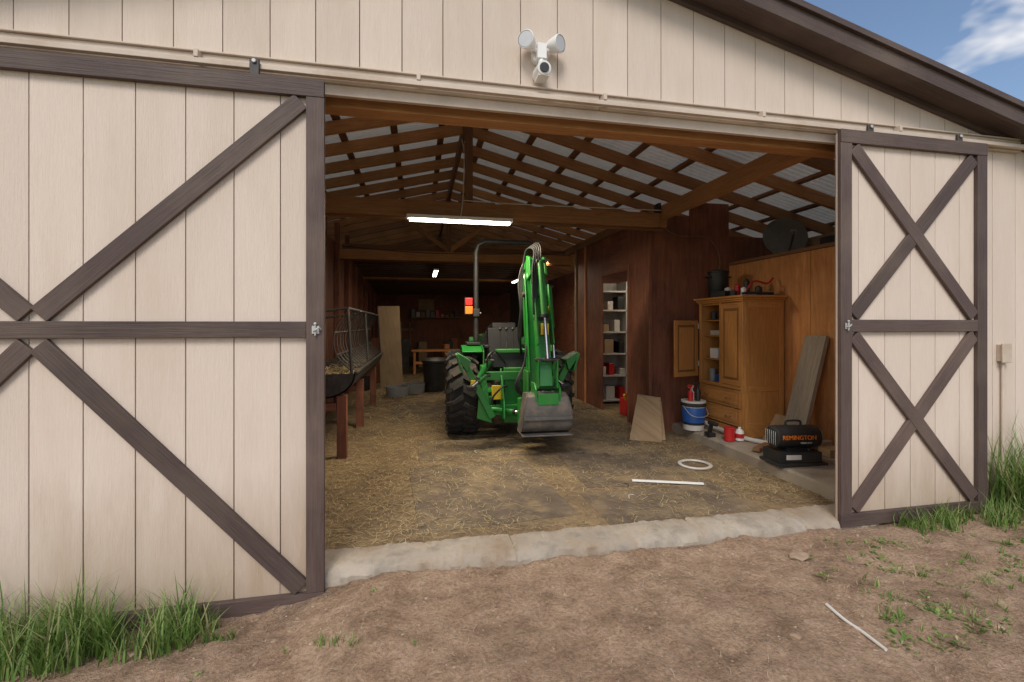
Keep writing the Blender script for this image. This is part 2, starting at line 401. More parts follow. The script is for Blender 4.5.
# ------------------------------------------------------------------ barn shell
RX=.58; RZ=4.20; SL=.247; OH=.2
def rz(x): return RZ-SL*abs(x-RX)
XL,XR,YB=-5.1,6.3,14.4; YP=13.9
OP0,OP1,OPZ=-.8,3.4,2.93
barn=empty('barn')
mb=MB('front_siding',barn)
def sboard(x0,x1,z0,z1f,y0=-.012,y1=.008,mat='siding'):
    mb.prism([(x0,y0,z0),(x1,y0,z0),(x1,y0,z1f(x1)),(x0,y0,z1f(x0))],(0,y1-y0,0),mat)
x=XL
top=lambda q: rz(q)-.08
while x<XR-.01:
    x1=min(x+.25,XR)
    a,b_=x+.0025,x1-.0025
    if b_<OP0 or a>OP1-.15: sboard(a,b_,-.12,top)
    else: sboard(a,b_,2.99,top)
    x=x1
mb.prism([(XL,.0085,-.12),(OP0,.0085,-.12),(OP0,.0085,rz(OP0)-.12),(XL,.0085,rz(XL)-.12)],(0,.06,0),'groove')
mb.prism([(OP1,.0085,-.12),(XR,.0085,-.12),(XR,.0085,rz(XR)-.12),(OP1,.0085,rz(OP1)-.12)],(0,.06,0),'groove')
mb.prism([(OP0,.0085,2.98),(OP1,.0085,2.98),(OP1,.0085,rz(OP1)-.12),(RX,.0085,rz(RX)-.12),(OP0,.0085,rz(OP0)-.12)],(0,.06,0),'groove')
mb.finish(.002)
mb=MB('header_trim',barn)
mb.bb(-4.6,1.18,-.05,-.014,2.935,3.025,'beige'); mb.bb(1.185,4.9,-.05,-.014,2.935,3.025,'beige')
mb.bb(-4.6,4.9,-.066,-.0145,3.026,3.036,'beige')
mb.bb(OP0,OP1,-.03,.0,2.87,2.934,'beige')
mb.bb(OP0-.1,OP1+.1,.075,.2,2.85,3.02,'rafter')
mb.bb(-4.6,4.9,-.10,-.0665,2.945,2.975,'beige')
for xx in (-3.0,-.9,3.3,4.15):
    mb.bb(xx-.025,xx+.025,-.12,-.101,2.90,2.99,'blacksteel')
    mb.cyl((xx,-.13,2.975),(xx,-.121,2.975),.012,'galv')
for xx in (-2.4,-1.2,0,1.2,2.4,3.6): mb.bb(xx-.012,xx+.012,-.104,-.0505,2.976,3.02,'beige')
mb.finish(.003)
mb=MB('opening_frame',barn)
mb.bb(OP0-.09,OP0,.07,.2,-.05,2.84,'rafter'); mb.bb(OP1,OP1+.09,.07,.2,.05,2.84,'rafter')
for xx in [-4.6,-4,-3.4,-2.8,-2.2,-1.6,3.9,4.5,5.1,5.7]: mb.bb(xx,xx+.04,.07,.16,0,rz(xx)-.3,'rafterd')
mb.finish()
mb=MB('roof_trim',barn)
for sx,xe in((1,XR+.35),(-1,XL-.35)):
    mb.beam((RX,-OH,RZ-.07),(xe,-OH,rz(xe)-.07),.035,.12,'trim')
    mb.beam((RX,-.095,RZ-.108),(xe,-.095,rz(xe)-.108),.155,.012,'trim')
    mb.beam((RX,-.028,RZ-.135),(xe,-.028,rz(xe)-.135),.03,.05,'trim')
    mb.beam((RX,-OH-.03,RZ+.004),(xe,-OH-.03,rz(xe)+.004),.025,.045,'trim')
    mb.bb(xe-.02,xe+.01,-OH,YB+.3,rz(xe)-.17,rz(xe)-.02,'trim')
mb.finish(.003)
def roof(name,x0,x1):
    ys=[];y=-OH-.02
    while y<YB+.3: ys.append(y); y+=.0135
    n=len(ys); xs=[x0,(x0+x1)/2,x1]
    vs=[(xx,yy,rz(xx)+.009*math.sin(2*math.pi*yy/.081)+.004*nz(xx,yy*1.5)) for yy in ys for xx in xs]
    fs=[(j*3+i,j*3+i+1,(j+1)*3+i+1,(j+1)*3+i) for j in range(n-1) for i in range(2)]
    me=bpy.data.meshes.new(name); me.from_pydata(vs,[],fs); me.materials.append(M['roofm']); me.polygons.foreach_set('use_smooth',[True]*len(fs))
    o=bpy.data.objects.new(name,me); COL.objects.link(o); o.parent=barn
roof('roof_sheets_east',RX,XR+.36); roof('roof_sheets_west',XL-.36,RX)
mb=MB('rafters',barn)
ys=[.5,1.1,1.75,2.45]+[3.05+.61*i for i in range(18)]
for yy in ys:
    mb.beam((RX,yy,RZ-.135),(XR,yy,rz(XR)-.135),.045,.14,'rafter')
    mb.beam((RX,yy,RZ-.135),(XL,yy,rz(XL)-.135),.045,.14,'rafter')
mb.bb(RX-.02,RX+.02,.1,YB,RZ-.27,RZ-.06,'rafterd')
for yy in (2.45,6.1,9.77):
    mb.bb(-1.5,3.1,yy-.07,yy-.025,2.74,2.92,'rafter')
    mb.bb(-1.5,3.1,yy+.025,yy+.07,2.72,2.90,'rafterd')
    mb.bb(RX-.045,RX+.045,yy-.022,yy+.02,2.76,RZ-.2,'rafterd')
    if yy>3:
        mb.beam((RX,yy+.0,2.95),(RX+1.1,yy+.0,rz(RX+1.1)-.2),.04,.09,'rafter'); mb.beam((RX,yy,2.95),(RX-1.1,yy,rz(RX-1.1)-.2),.04,.09,'rafter')
mb.bb(3.02,3.11,.2,2.78,2.85,3.02,'rafter')
mb.bb(3.02,3.11,2.785,YB,2.95,3.08,'rafterd')
mb.bb(3.0,3.045,2.66,2.75,.08,2.72,'plyred')
mb.bb(2.98,3.019,2.38,2.50,2.74,3.05,'blacksteel')
mb.finish(.004)
mb=MB('wiring',barn)
mb.tube([(.47,2.3,2.73),(.5,2.35,2.95),(.53,2.5,3.5),(.55,3.0,3.9)],.006,'whited')
mb.tube([(3.0,2.36,2.95),(2.2,2.36,2.94),(1.1,2.36,2.93),(.5,2.36,2.94)],.006,'whited')
mb.tube([(-1.4,5.9,2.95),(0,5.95,2.88),(1.6,5.95,2.9),(2.9,5.9,2.97)],.008,'black')
mb.finish(0)
mb=MB('purlins',barn)
d=.28
while d<5.6:
    for s_ in(1,-1):
        xx=RX+s_*d
        if XL<xx<XR: mb.beam((xx,.1,rz(xx)-.034),(xx,YB,rz(xx)-.034),.085,.038,'rafterd')
    d+=.6
mb.finish(.003)
mb=MB('outer_walls',barn)
mb.bb(XL,XL+.03,.08,YB,-.1,rz(XL)-.05,'siding'); mb.bb(XR-.03,XR,.08,YB,-.1,rz(XR)-.05,'siding')
mb.prism([(XL,YB,-.1),(XR,YB,-.1),(XR,YB,rz(XR)-.05),(RX,YB,RZ-.05),(XL,YB,rz(XL)-.05)],(0,.03,0),'siding')
mb.finish(0)
mb=MB('interior_partitions',barn)
y=.25
while y<YB-.1:
    y1=min(y+1.22,YB-.05)
    mb.prism([(-1.53,y+.003,.05),(-1.53,y1-.003,.05),(-1.53,y1-.003,3.05),(-1.53,y+.003,3.05)],(-.02,0,0),'plyred'); y=y1
for i in range(10): mb.bb(-1.525,-1.44,2.4+i*1.2,2.49+i*1.2,.05,3.4,'plyred')
x=-1.5
while x<3.0:
    x1=min(x+1.22,3.4); mb.bb(x+.003,x1-.003,YP-.02,YP,.05,2.7,'plyred'); x=x1
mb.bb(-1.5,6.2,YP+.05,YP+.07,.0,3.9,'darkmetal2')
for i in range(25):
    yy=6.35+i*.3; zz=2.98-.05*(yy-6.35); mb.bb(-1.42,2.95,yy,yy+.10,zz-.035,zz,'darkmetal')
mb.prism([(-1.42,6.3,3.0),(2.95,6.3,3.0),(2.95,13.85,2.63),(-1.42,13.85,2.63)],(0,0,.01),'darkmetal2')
mb.bb(-1.42,2.95,6.2,6.29,2.93,3.05,'rafterd')
W=3.05
for (a,b_,z0,z1) in((2.78,3.38,.05,3.0),(3.38,4.34,2.32,3.0),(4.34,5.6,.05,3.0)):
    mb.prism([(W,a+.002,z0),(W,b_-.002,z0),(W,b_-.002,z1),(W,a+.002,z1)],(.018,0,0),'plyred')
mb.bb(W-.015,W,3.31,3.38,.05,2.39,'plyred'); mb.bb(W-.015,W,4.34,4.41,.05,2.39,'plyred'); mb.bb(W-.015,W,3.385,4.335,2.32,2.39,'plyred')
mb.bb(W-.03,W+.03,5.6,5.66,.05,3.0,'paleply')
mb.bb(W-.02,W,5.1,5.16,.05,3.0,'plyor')
mb.bb(W,3.66,2.765,2.78,.05,3.0,'plyred'); mb.bb(3.665,4.28,2.765,2.78,.05,3.2,'plyred'); mb.bb(4.285,XR-.05,2.765,2.78,.08,2.75,'plyred')
mb.bb(W,XR-.05,5.58,5.6,.05,3.0,'plyred')
mb.bb(4.3,4.32,7.5,YP-.05,.05,3.0,'plyred')
for a,b_ in((.15,1.4),(1.405,2.76)):
    mb.prism([(4.28,a,.1),(4.28,b_,.1),(4.28,b_,2.33),(4.28,a,2.33)],(.018,0,0),'plyor')
mb.bb(4.27,4.36,.1,2.76,2.335,2.375,'rafterd')
mb.bb(4.37,XR-.05,.1,2.76,2.29,2.315,'brdply')
mb.finish(.002)

def floor_mat():
    m,nt,b=newmat('straw_dirt_floor'); ob=N(nt,'ShaderNodeTexCoord').outputs['Object']
    n1=noisen(nt,ob,1.3,7,.65); n2=noisen(nt,ob,14,9,.75,1.0); n3=noisen(nt,mapping(nt,ob,(90,22,30)),1.2,6,.7,2.0)
    a=ramp(nt,n1.outputs[0],[(.35,(.16,.11,.07)),(.55,(.255,.185,.105)),(.72,(.34,.26,.14))])
    c2=ramp(nt,n2.outputs[0],[(.3,(.40,.38,.35)),(.7,(1.25,1.2,1.1))])
    c=mix(nt,.85,a.outputs[0],c2.outputs[0],'MULTIPLY')
    c3=ramp(nt,n3.outputs[0],[(.55,(0,0,0)),(.72,(.6,.6,.6))])
    c=mix(nt,c3.outputs[0],c,(.43,.33,.175))
    nt.links.new(c,b.inputs['Base Color']); b.inputs['Roughness'].default_value=.95
    bump(nt,b,n2.outputs[0],.8,.02); return m
def fh(x,y): return .055+.008*nz(x*1.1,y*1.1,7)+.006*nz(x*5,y*5,8)+.003*nz(x*14,y*14,2)
xs=[XL+.05+i*.07 for i in range(int((XR-XL-.1)/.07))]; ysf=[.1+i*.07 for i in range(int(14.2/.07))]
grid('barn_floor',xs,ysf,fh,floor_mat())
mb=MB('stall_mats')
for (x,y,w,l,r) in((.62,2.45,1.25,.9,.02),(2.1,1.75,1.2,1.75,-.05),(.55,1.1,1.2,1.5,.07),(2.0,.5,1.3,.6,0.02),(2.35,3.6,1.2,1.6,0),(.2,4.9,1.3,1.7,.04),(1.1,3.5,1.2,1.0,0)):
    mb.box((x,y,.0555),(w,l,.014),'mat',(random.uniform(-.003,.003),random.uniform(-.004,.004),r))
mb.finish(.004)
mb=MB('loose_straw')
def dn(x,y): return max(.08,min(1,.48+1.7*nz(x*.9,y*.9,5)+ (.5 if x<0.0 else 0)))
strands(mb,20000,(-1.4,3.4),(.2,4.2),lambda x,y:max(fh(x,y),.062),'straw',(.02,.09),.0013,dn)
strands(mb,3500,(-1.4,3.0),(4.2,10.5),lambda x,y:.066,'straw',(.06,.2),.004,dn)
strands(mb,350,(3.4,4.25),(.2,2.7),lambda x,y:.185,'straw',(.02,.07),.0014)
strands(mb,130,(-.7,3.2),(-.06,.2),lambda x,y:.078,'straw',(.02,.06),.0013)
mb.finish(0,recalc=False)

mb=MB('concrete_sill')
sec=[(-.10,-.16),(-.105,.03),(-.09,.060),(-.05,.073),(.03,.074),(.1,.072),(.17,.068),(.19,.05),(.19,-.16)]
K=len(sec); n=320; vs=[];fs=[]
for i in range(n+1):
    x=-.78+(4.16)*i/n
    for k,(yy,zz) in enumerate(sec):
        j=.015*nz(x*4,k*.9,1)+.014*nz(x*15,k*1.1,4)+.007*nz(x*40,k,2); jj=.008*nz(x*8,k*2.,9)+.006*nz(x*30,k*3,3)
        crack=0
        for cx in(.62,1.93,2.75):
            if abs(x-cx)<.010 and 0<k<K-1: crack=-.012
        vs.append((x,yy+j*1.4-.02*math.sin(x*.7),zz+(jj if 0<k<K-1 else 0)+crack))
for i in range(n):
    for k in range(K): fs.append((i*K+k,i*K+(k+1)%K,(i+1)*K+(k+1)%K,(i+1)*K+k))
fs+= [tuple(range(K)),tuple(n*K+k for k in range(K))]
mb.add(vs,fs,'concrete'); mb.finish(0)
mb=MB('concrete_slab')
n=60;vs=[];fs=[]
for i in range(n+1):
    y=.21+2.55*i/n
    e=3.33+.012*nz(y*6,1)+.07*(y/2.7)
    for (xx,zz) in((e-.01,.0),(e,.145),(e+.02,.162+.004*nz(y*7,3)),(3.75,.18),(4.27,.18),(4.27,0)): vs.append((xx,y,zz))
for i in range(n):
    for k in range(6): fs.append((i*6+k,i*6+(k+1)%6,(i+1)*6+(k+1)%6,(i+1)*6+k))
fs+=[tuple(range(6)),tuple(n*6+k for k in range(6))]
mb.add(vs,fs,'slab'); mb.finish(0)

# ------------------------------------------------------------------ doors
def door(name,x0,x1,z0,z1,zm,kind,y=-.1):
    e=empty(name)
    mb=MB('panel',e)
    q=x1-.24 if kind=='L' else x0+.19
    g=[]
    while x0<q<x1: g.append(q); q+= -.24 if kind=='L' else .24
    g=sorted(g+[x0,x1])
    for a,b_ in zip(g[:-1],g[1:]):
        mb.bb(a+.0025,b_-.0025,y+.001,y+.014,z0+.02,z1-.02,'siding')
    mb.bb(x0+.01,x1-.01,y+.0145,y+.03,z0+.025,z1-.025,'groove')
    mb.finish(.002)
    mb=MB('frame',e); w=.115; f=y-.03
    def P(a,b,c,d,t=0): mb.bb(a,b,f-t,y,c,d,'trim')
    P(x0,x1,z1-w*.85,z1,.003); P(x0,x1,z0,z0+w*.8,.003)
    P(x1-w*.85,x1,z0+w*.8,z1-w*.85); P(x0,x0+w*.85,z0+w*.8,z1-w*.85)
    P(x0+w*.85,x1-w*.85,zm-.045,zm+.045)
    xi0,xi1=x0+w*.85,x1-w*.85; zt,zb=z1-w*.85,z0+w*.8
    def diag(ax,az,bx,bz,dy):
        d=Vector((bx-ax,0,bz-az)); d.normalize()
        mb.beam((ax+d.x*.04,(f+y)/2+dy,az+d.z*.04),(bx-d.x*.04,(f+y)/2+dy,bz-d.z*.04),.026,.1,'trim',up=(0,0,1))
    if kind=='L':
        xc=(x0+x1)/2
        diag(xi1,zt,xc,zm+.05,.0); diag(xi0,zt,xc,zm+.05,.002); diag(xi1,zb,xc,zm-.05,.0); diag(xi0,zb,xc,zm-.05,.002)
    else:
        for za,zb2 in((zt,zm+.045),(zm-.045,zb)):
            diag(xi0,za,xi1,zb2,0); diag(xi0,zb2,xi1,za,.003)
    mb.finish(.003)
    mb=MB('latch',e); lx=(x1-.045) if kind=='L' else x0+.05
    mb.bb(lx-.02,lx+.02,f-.008,f-.0035,zm-.025,zm+.02,'galv'); mb.tube([(lx-.01,f-.01,zm-.01),(lx,f-.025,zm-.005),(lx+.02,f-.02,zm+.01),(lx+.03,f-.01,zm+.0)],.004,'galv')
    mb.cyl((lx,f-.014,zm-.035),(lx,f-.014,zm+.03),.005,'galv'); mb.ball((lx,f-.014,zm+.032),.009,'galv')
    mb.finish(.001)
door('sliding_door',-3.35,-.53,-.12,2.90,1.475,'L')
door('sliding_door',3.02,4.41,.02,2.935,1.495,'R')

# ------------------------------------------------------------------ security floodlight
e=empty('security_floodlight',(.77,-.015,3.25))
mb=MB('body',e)
mb.cyl((0,0,0),(0,-.035,0),.055,'white',n=24); mb.bb(-.03,.03,-.09,-.036,-.05,.045,'white')
mb.cyl((0,-.06,-.03),(0,-.075,-.1),.02,'white')
mb.cyl((0,-.03,-.13),(0,-.14,-.14),.048,'white',r1=.044,n=24); mb.ball((0,-.03,-.13),.048,'white'); mb.cyl((0,-.139,-.14),(0,-.147,-.14),.03,'black',n=20)
mb.bb(-.035,.035,-.13,-.03,-.185,-.165,'white')
for s_ in(-1,1):
    mb.tube([(s_*.02,-.05,.01),(s_*.05,-.06,.02),(s_*.065,-.06,.035)],.012,'white')
    c=Vector((s_*.085,-.07,.05)); d=Vector((s_*.75,-1,-.15)).normalized()
    mb.lathe([(.001,-.05),(.03,-.048),(.042,-.02),(.05,.02),(.055,.04),(.055,.05),(.05,.052)],c,d,'white',24)
    mb.cyl(c+d*.048,c+d*.050,.048,'lens',n=24)
mb.finish(.002)
mb=MB('outlet_box'); mb.bb(4.69,4.77,-.05,-.013,1.2,1.34,'beige'); mb.bb(4.68,4.78,-.062,-.0505,1.19,1.35,'beige'); mb.cyl((4.73,-.03,.0),(4.73,-.03,1.19),.011,'beige'); mb.finish(.004)

# ------------------------------------------------------------------ lamps
def tubelight(x0,y0,x1,y1,z,power):
    e=empty('fluorescent_fixture'); mb=MB('housing',e)
    d=Vector((x1-x0,y1-y0,0)); L=d.length; d.normalize()
    mb.beam((x0,y0,z),(x1,y1,z),.11,.04,'white'); mb.finish(.004)
    mb=MB('tubes',e); p=Vector((-d.y,d.x,0))*.025
    for s_ in(-1,1): mb.cyl(Vector((x0,y0,z-.034))+d*.03+p*s_,Vector((x1,y1,z-.034))-d*.03+p*s_,.013,'tube',n=10)
    mb.finish(0)
    l=bpy.data.lights.new('lamp','AREA'); l.shape='RECTANGLE'; l.size=L; l.size_y=.1; l.energy=power; l.color=(1,.84,.62)
    o=bpy.data.objects.new('lamp',l); COL.objects.link(o); o.location=((x0+x1)/2,(y0+y1)/2,z-.055); o.rotation_euler=(0,0,math.atan2(d.y,d.x)); o.parent=e
tubelight(-.13,2.30,1.07,2.30,2.71,65)
tubelight(.38,7.2,.38,8.4,2.72,12)
tubelight(2.55,6.0,2.55,7.2,2.82,16); tubelight(2.55,8.2,2.55,9.4,2.7,12)
tubelight(3.5,4.3,4.6,4.3,2.55,9)

# ------------------------------------------------------------------ tractor
T=empty('backhoe_tractor',(1.18,3.22,.06),(0,0,R(-2)))
def rearwheel(x,side):
    mb=MB('rear_wheel',T); o=(x,0,.55)
    mb.lathe([(.27,-.14),(.31,-.17),(.40,-.195),(.47,-.19),(.503,-.165),(.514,-.08),(.518,0),(.514,.08),(.503,.165),(.47,.19),(.40,.195),(.31,.17),(.27,.14)],o,(1,0,0),'tyre',48)
    for s_ in(-1,1):
        for i in range(20):
            a=2*math.pi*(i+(.5 if s_>0 else 0))/20
            def pt(xx,r,a): return Vector((x+xx,r*math.cos(a),.55+r*math.sin(a)))
            p0=pt(s_*.01,.53,a); p1=pt(s_*.13,.527,a+.13); p2=pt(s_*.20,.49,a+.19)
            up=Vector((0,math.cos(a),math.sin(a)))
            mb.beam(p0,p1,.045,.05,'tyre',up=up); mb.beam(p1,p2,.045,.05,'tyre',up=up,w1=.05,h1=.03)
    for q in(-1,1): mb.lathe([(.29,q*.13),(.265,q*.12),(.24,q*.03),(.10,q*.01),(.001,q*.01)],o,(1,0,0),'yellow',32)
    mb.cyl((x-.1,0,.55),(x+.1,0,.55),.07,'yellow')
    mb.finish(0)
rearwheel(-.62,-1); rearwheel(.6,1)
mb=MB('front_wheels',T)
for s_ in(-1,1):
    o=(s_*.55,1.75,.34)
    mb.lathe([(.18,-.09),(.27,-.115),(.32,-.1),(.335,-.05),(.335,.05),(.32,.1),(.27,.115),(.18,.09)],o,(1,0,0),'tyre',36)
    mb.lathe([(.19,-.08),(.15,0),(.001,0)],o,(1,0,0),'yellow',24)
    for i in range(18):
        a=2*math.pi*i/18; mb.box((o[0],o[1]+.335*math.cos(a),o[2]+.335*math.sin(a)),(.2,.03,.03),'tyre',(a,0,0))
mb.finish(0)
mb=MB('chassis',T)
mb.bb(-.2,.2,-.35,1.0,.38,.72,'blacksteel'); mb.cyl((-.5,0,.54),(.5,0,.54),.1,'blacksteel'); mb.bb(-.12,.12,.9,2.2,.42,.66,'blacksteel'); mb.beam((-.5,1.75,.36),(.5,1.75,.36),.1,.1,'blacksteel')
mb.bb(-.42,.42,.1,.85,.60,.635,'black')
mb.finish(.008)
mb=MB('hood',T)
pr=[(-.27,.72),(-.29,1.1),(-.22,1.27),(0,1.31),(.22,1.27),(.29,1.1),(.27,.72)]
mb.prism([(a,.9,b) for a,b in pr],(0,1.15,0),'green'); mb.prism([(a*.92,2.051,b*.96+.02) for a,b in pr],(0,.12,0),'green'); mb.bb(-.2,.2,2.172,2.18,.8,1.1,'black')
mb.prism([(a*1.0,.86,b*1.0) for a,b in [(-.26,.65),(-.27,1.2),(-.18,1.36),(.18,1.36),(.27,1.2),(.26,.65)]],(0,.038,0),'black')
mb.finish(.02)
mb=MB('fenders',T)
for s_ in(-1,1):
    out=[];inn=[]
    for i in range(13):
        a=R(20+i*(98)/12); rr=.62
        out.append((rr*math.cos(a),.55+rr*math.sin(a))); inn.append(((rr-.022)*math.cos(a),.55+(rr-.022)*math.sin(a)))
    mb.prism([(s_*.36,a,b) for a,b in out+inn[::-1]],(s_*.26,0,0),'green')
    side=out+[(-.3,.7),(.5,.7)]
    mb.prism([(s_*.352,a,b) for a,b in side],(s_*-.015,0,0),'green')
    mb.bb(s_*.37,s_*.55,-.12,.3,1.175,1.21,'black')
mb.finish(.006)
mb=MB('operator_seat',T)
mb.box((0,-.02,.98),(.5,.46,.13),'vinyl'); mb.box((0,.23,1.20),(.48,.13,.40),'vinyl',(R(-12),0,0)); mb.box((0,.28,1.42),(.34,.10,.1),'vinyl',(R(-12),0,0))
mb.box((0,.0,.82),(.34,.34,.2),'black')
for s_ in(-1,1): mb.box((s_*.28,.05,1.15),(.07,.32,.05),'vinyl'); mb.cyl((s_*.27,.18,.95),(s_*.27,.16,1.13),.016,'black')
mb.finish(.045)
mb=MB('steering_wheel',T)
mb.cyl((0,.86,1.15),(0,.62,1.34),.03,'black')
ax=Vector((0,-.62,.78)).normalized(); u=Vector((1,0,0)); w=ax.cross(u)
pts=[Vector((0,.61,1.35))+(u*math.cos(2*math.pi*i/20)+w*math.sin(2*math.pi*i/20))*.19 for i in range(21)]
mb.tube(pts,.014,'black',8,False)
for i in range(3): 
    a=2*math.pi*i/3; mb.cyl((0,.61,1.35),Vector((0,.61,1.35))+(u*math.cos(a)+w*math.sin(a))*.19,.009,'black')
mb.finish(0)
mb=MB('roll_bar',T)
h=.42
pts=[(-h,-.02,.6),(-h,-.02,1.2),(-h,-.02,2.0),(-h,-.02,2.42),(-h+.03,-.02,2.52),(-h+.12,-.02,2.57),(0,-.02,2.57),(h-.12,-.02,2.57),(h-.03,-.02,2.52),(h,-.02,2.42),(h,-.02,2.0),(h,-.02,1.2),(h,-.02,.6)]
mb.tube(pts,.033,'black',10,False)
for s_ in(-1,1):
    mb.bb(s_*h-.045,s_*h+.045,-.07,.03,1.55,1.66,'black'); mb.cyl((s_*h-.07,-.02,1.6),(s_*h+.07,-.02,1.6),.012,'galv')
    mb.bb(s_*(h+.03),s_*(h+.12),-.06,-.02,1.60,1.63,'black')
    x0=s_*(h+.10)
    mb.bb(x0-.05,x0+.05,-.09,-.04,1.70,1.80,'red'); mb.bb(x0-.05,x0+.05,-.09,-.04,1.585,1.69,'orange'); mb.bb(x0-.055,x0+.055,-.039,.0,1.57,1.81,'black')
mb.finish(.008)
mb=MB('backhoe_frame',T)
mb.bb(-.42,.42,-.76,-.70,.36,.48,'green'); mb.bb(-.42,.42,-.76,-.70,.78,.88,'green')
for s_ in(-1,1):
    mb.bb(s_*.42,s_*.36,-.78,-.55,.32,.95,'green'); mb.beam((s_*.3,-.6,.5),(s_*.3,.2,.5),.05,.12,'green')
    mb.prism([(s_*.17,-.70,.32),(s_*.17,-1.0,.36),(s_*.17,-1.0,.52),(s_*.17,-.70,.92)],(s_*.02,0,0),'green')
mb.bb(-.14,.14,-.72,-.56,.26,.92,'green')
mb.bb(-.30,-.18,-.775,-.765,.55,.72,'yellow'); mb.bb(.2,.34,-.775,-.765,.6,.74,'white')
mb.bb(-.26,.3,-.62,-.46,.92,1.10,'black'); mb.bb(-.22,.26,-.64,-.44,1.1,1.14,'green')
for xx in(-.16,-.08,.0,.08,.2): mb.cyl((xx,-.52,1.12),(xx+.0,-.50,1.38),.008,'blacksteel'); mb.ball((xx,-.50,1.39),.022,'black')
for s_ in(-1,1): mb.bb(s_*.2,s_*.42,-.55,-.2,.60,.62,'green')
mb.finish(.006)
def hyd(mb,p0,p1,frac=.6,r=.028,body='green'):
    p0=Vector(p0);p1=Vector(p1); q=p0.lerp(p1,frac)
    mb.cyl(p0,q,r,body); mb.cyl(q,p1,r*.55,'chrome'); mb.cyl(p0.lerp(p1,frac-.03),q+(p1-p0).normalized()*.01,r*1.15,'black')
    for p in(p0,p1): mb.cyl(p+Vector((-.05,0,0)),p+Vector((.05,0,0)),.025,'blacksteel')
mb=MB('stabilizers',T)
for s_ in(-1,1):
    a=Vector((s_*.30,-.82,.36)); b_=Vector((s_*.64,-.84,1.02))
    mb.beam(a,b_,.075,.12,'green',up=(0,1,0),w1=.07,h1=.09)
    mb.prism([(s_*.30,-.79,.28),(s_*.48,-.79,.34),(s_*.46,-.79,.58),(s_*.36,-.79,.75)],(0,-.02,0),'green')
    hyd(mb,(s_*.38,-.9,.86),(s_*.56,-.9,.72),.5,.03); hyd(mb,(s_*.34,-.89,1.02),(s_*.54,-.89,.70),.62,.034)
    mb.prism([(s_*.56,-.96,1.03),(s_*.71,-.96,1.12),(s_*.725,-.96,1.08),(s_*.60,-.96,.90)],(0,.24,0),'green')
    mb.box((s_*.69,-.84,1.0),(.025,.26,.22),'green',(0,s_*R(18),0)); mb.cyl((s_*.64,-.93,1.02),(s_*.64,-.75,1.02),.022,'blacksteel')
    if s_<0: mb.bb(-.56,-.50,-.893,-.885,.70,.8,'yellow')
mb.finish(.004)
BX=.21
mb=MB('swing_post',T)
mb.cyl((.04,-1.0,.30),(.04,-1.0,.60),.07,'green',n=20); mb.bb(BX-.19,BX+.11,-1.12,-.92,.32,.52,'green')
for s_ in(-1,1): mb.bb(BX+s_*.13,BX+s_*.155,-1.16,-.9,.36,.92,'green')
hyd(mb,(-.3,-.78,.44),(BX-.1,-1.0,.42),.6,.03); hyd(mb,(.36,-.78,.42),(BX+.08,-1.0,.42),.6,.028)
mb.finish(.006)
mb=MB('boom',T)
prof=[(-1.06,.66),(-1.14,.76),(-1.05,1.15),(-.95,1.65),(-.84,2.08),(-.76,2.32),(-.68,2.38),(-.60,2.30),(-.66,2.0),(-.76,1.5),(-.86,1.1),(-.96,.66)]
for s_ in(-1,1): mb.prism([(BX+s_*.105,a,b) for a,b in prof],(s_*.014,0,0),'green')
mb.prism([(BX-.10,a*1.0+.015,b-.01) for a,b in prof[1:6]]+[(BX-.10,a-.03,b) for a,b in prof[7:11]],(.20,0,0),'green')
for z,y in((.74,-1.03),(2.30,-.70),(1.95,-.82)): mb.cyl((BX-.15,y,z),(BX+.15,y,z),.035,'blacksteel')
mb.squash(.7,.88); mb.finish(.005)
mb=MB('dipper',T)
dp=[(-.62,2.40),(-.72,2.47),(-.86,2.40),(-1.0,2.18),(-1.14,1.7),(-1.26,1.2),(-1.34,.80),(-1.26,.74),(-1.14,1.1),(-1.0,1.6),(-.86,2.05),(-.70,2.26)]
mb.prism([(BX-.07,a-.08,b) for a,b in dp],(.14,0,0),'green')
for s_ in(-1,1):
    mb.prism([(BX+s_*.072,a-.06,b) for a,b in [(-.56,2.36),(-.68,2.50),(-.92,2.44),(-1.0,2.2),(-.78,2.15)]],(s_*.03,0,0),'green')
    mb.cyl((BX+s_*.07,-1.2,1.75),(BX+s_*.09,-1.2,1.75),.03,'yellow')
    mb.beam((BX+s_*.085,-1.12,2.05),(BX+s_*.085,-1.38,1.3),.016,.10,'green',up=(0,1,0))
mb.bb(BX-.045,BX+.045,-1.345,-1.335,1.42,1.56,'yellow')
for z in(1.62,1.9,2.1): mb.box((BX,-1.22+(z-1.62)*.3,z),(.19,.06,.05),'blacksteel')
hyd(mb,(BX,-1.14,2.36),(BX,-1.47,1.12),.58,.036)
hyd(mb,(BX+.14,-.98,2.05),(BX+.14,-1.22,1.1),.6,.028)
for s_ in(-1,1):
    mb.beam((BX+s_*.085,-1.46,1.12),(BX+s_*.085,-1.34,.92),.018,.06,'green'); mb.beam((BX+s_*.105,-1.46,1.12),(BX+s_*.105,-1.46,.78),.018,.055,'green')
mb.cyl((BX-.13,-1.46,1.12),(BX+.13,-1.46,1.12),.025,'blacksteel'); mb.cyl((BX-.13,-1.33,.76),(BX+.13,-1.33,.76),.03,'blacksteel')
mb.squash(.7,.88); mb.finish(.005)
mb=MB('hydraulic_hoses',T)
for k in range(5):
    o=.02*k
    mb.tube([(BX-.10+o*.6,-.50,1.05),(BX-.17-o*.3,-.8,1.3+o),(BX-.16-o*.2,-.86,1.75),(BX-.14-o*.5,-.78,2.2),(BX-.11+o,-.84,2.54+o*.9),(BX-.05+o,-1.02,2.52+o*.6),(BX-.10+o,-1.16,2.2),(BX-.105,-1.25,1.75-o)],.011,'black',8)
mb.squash(.7,.88)
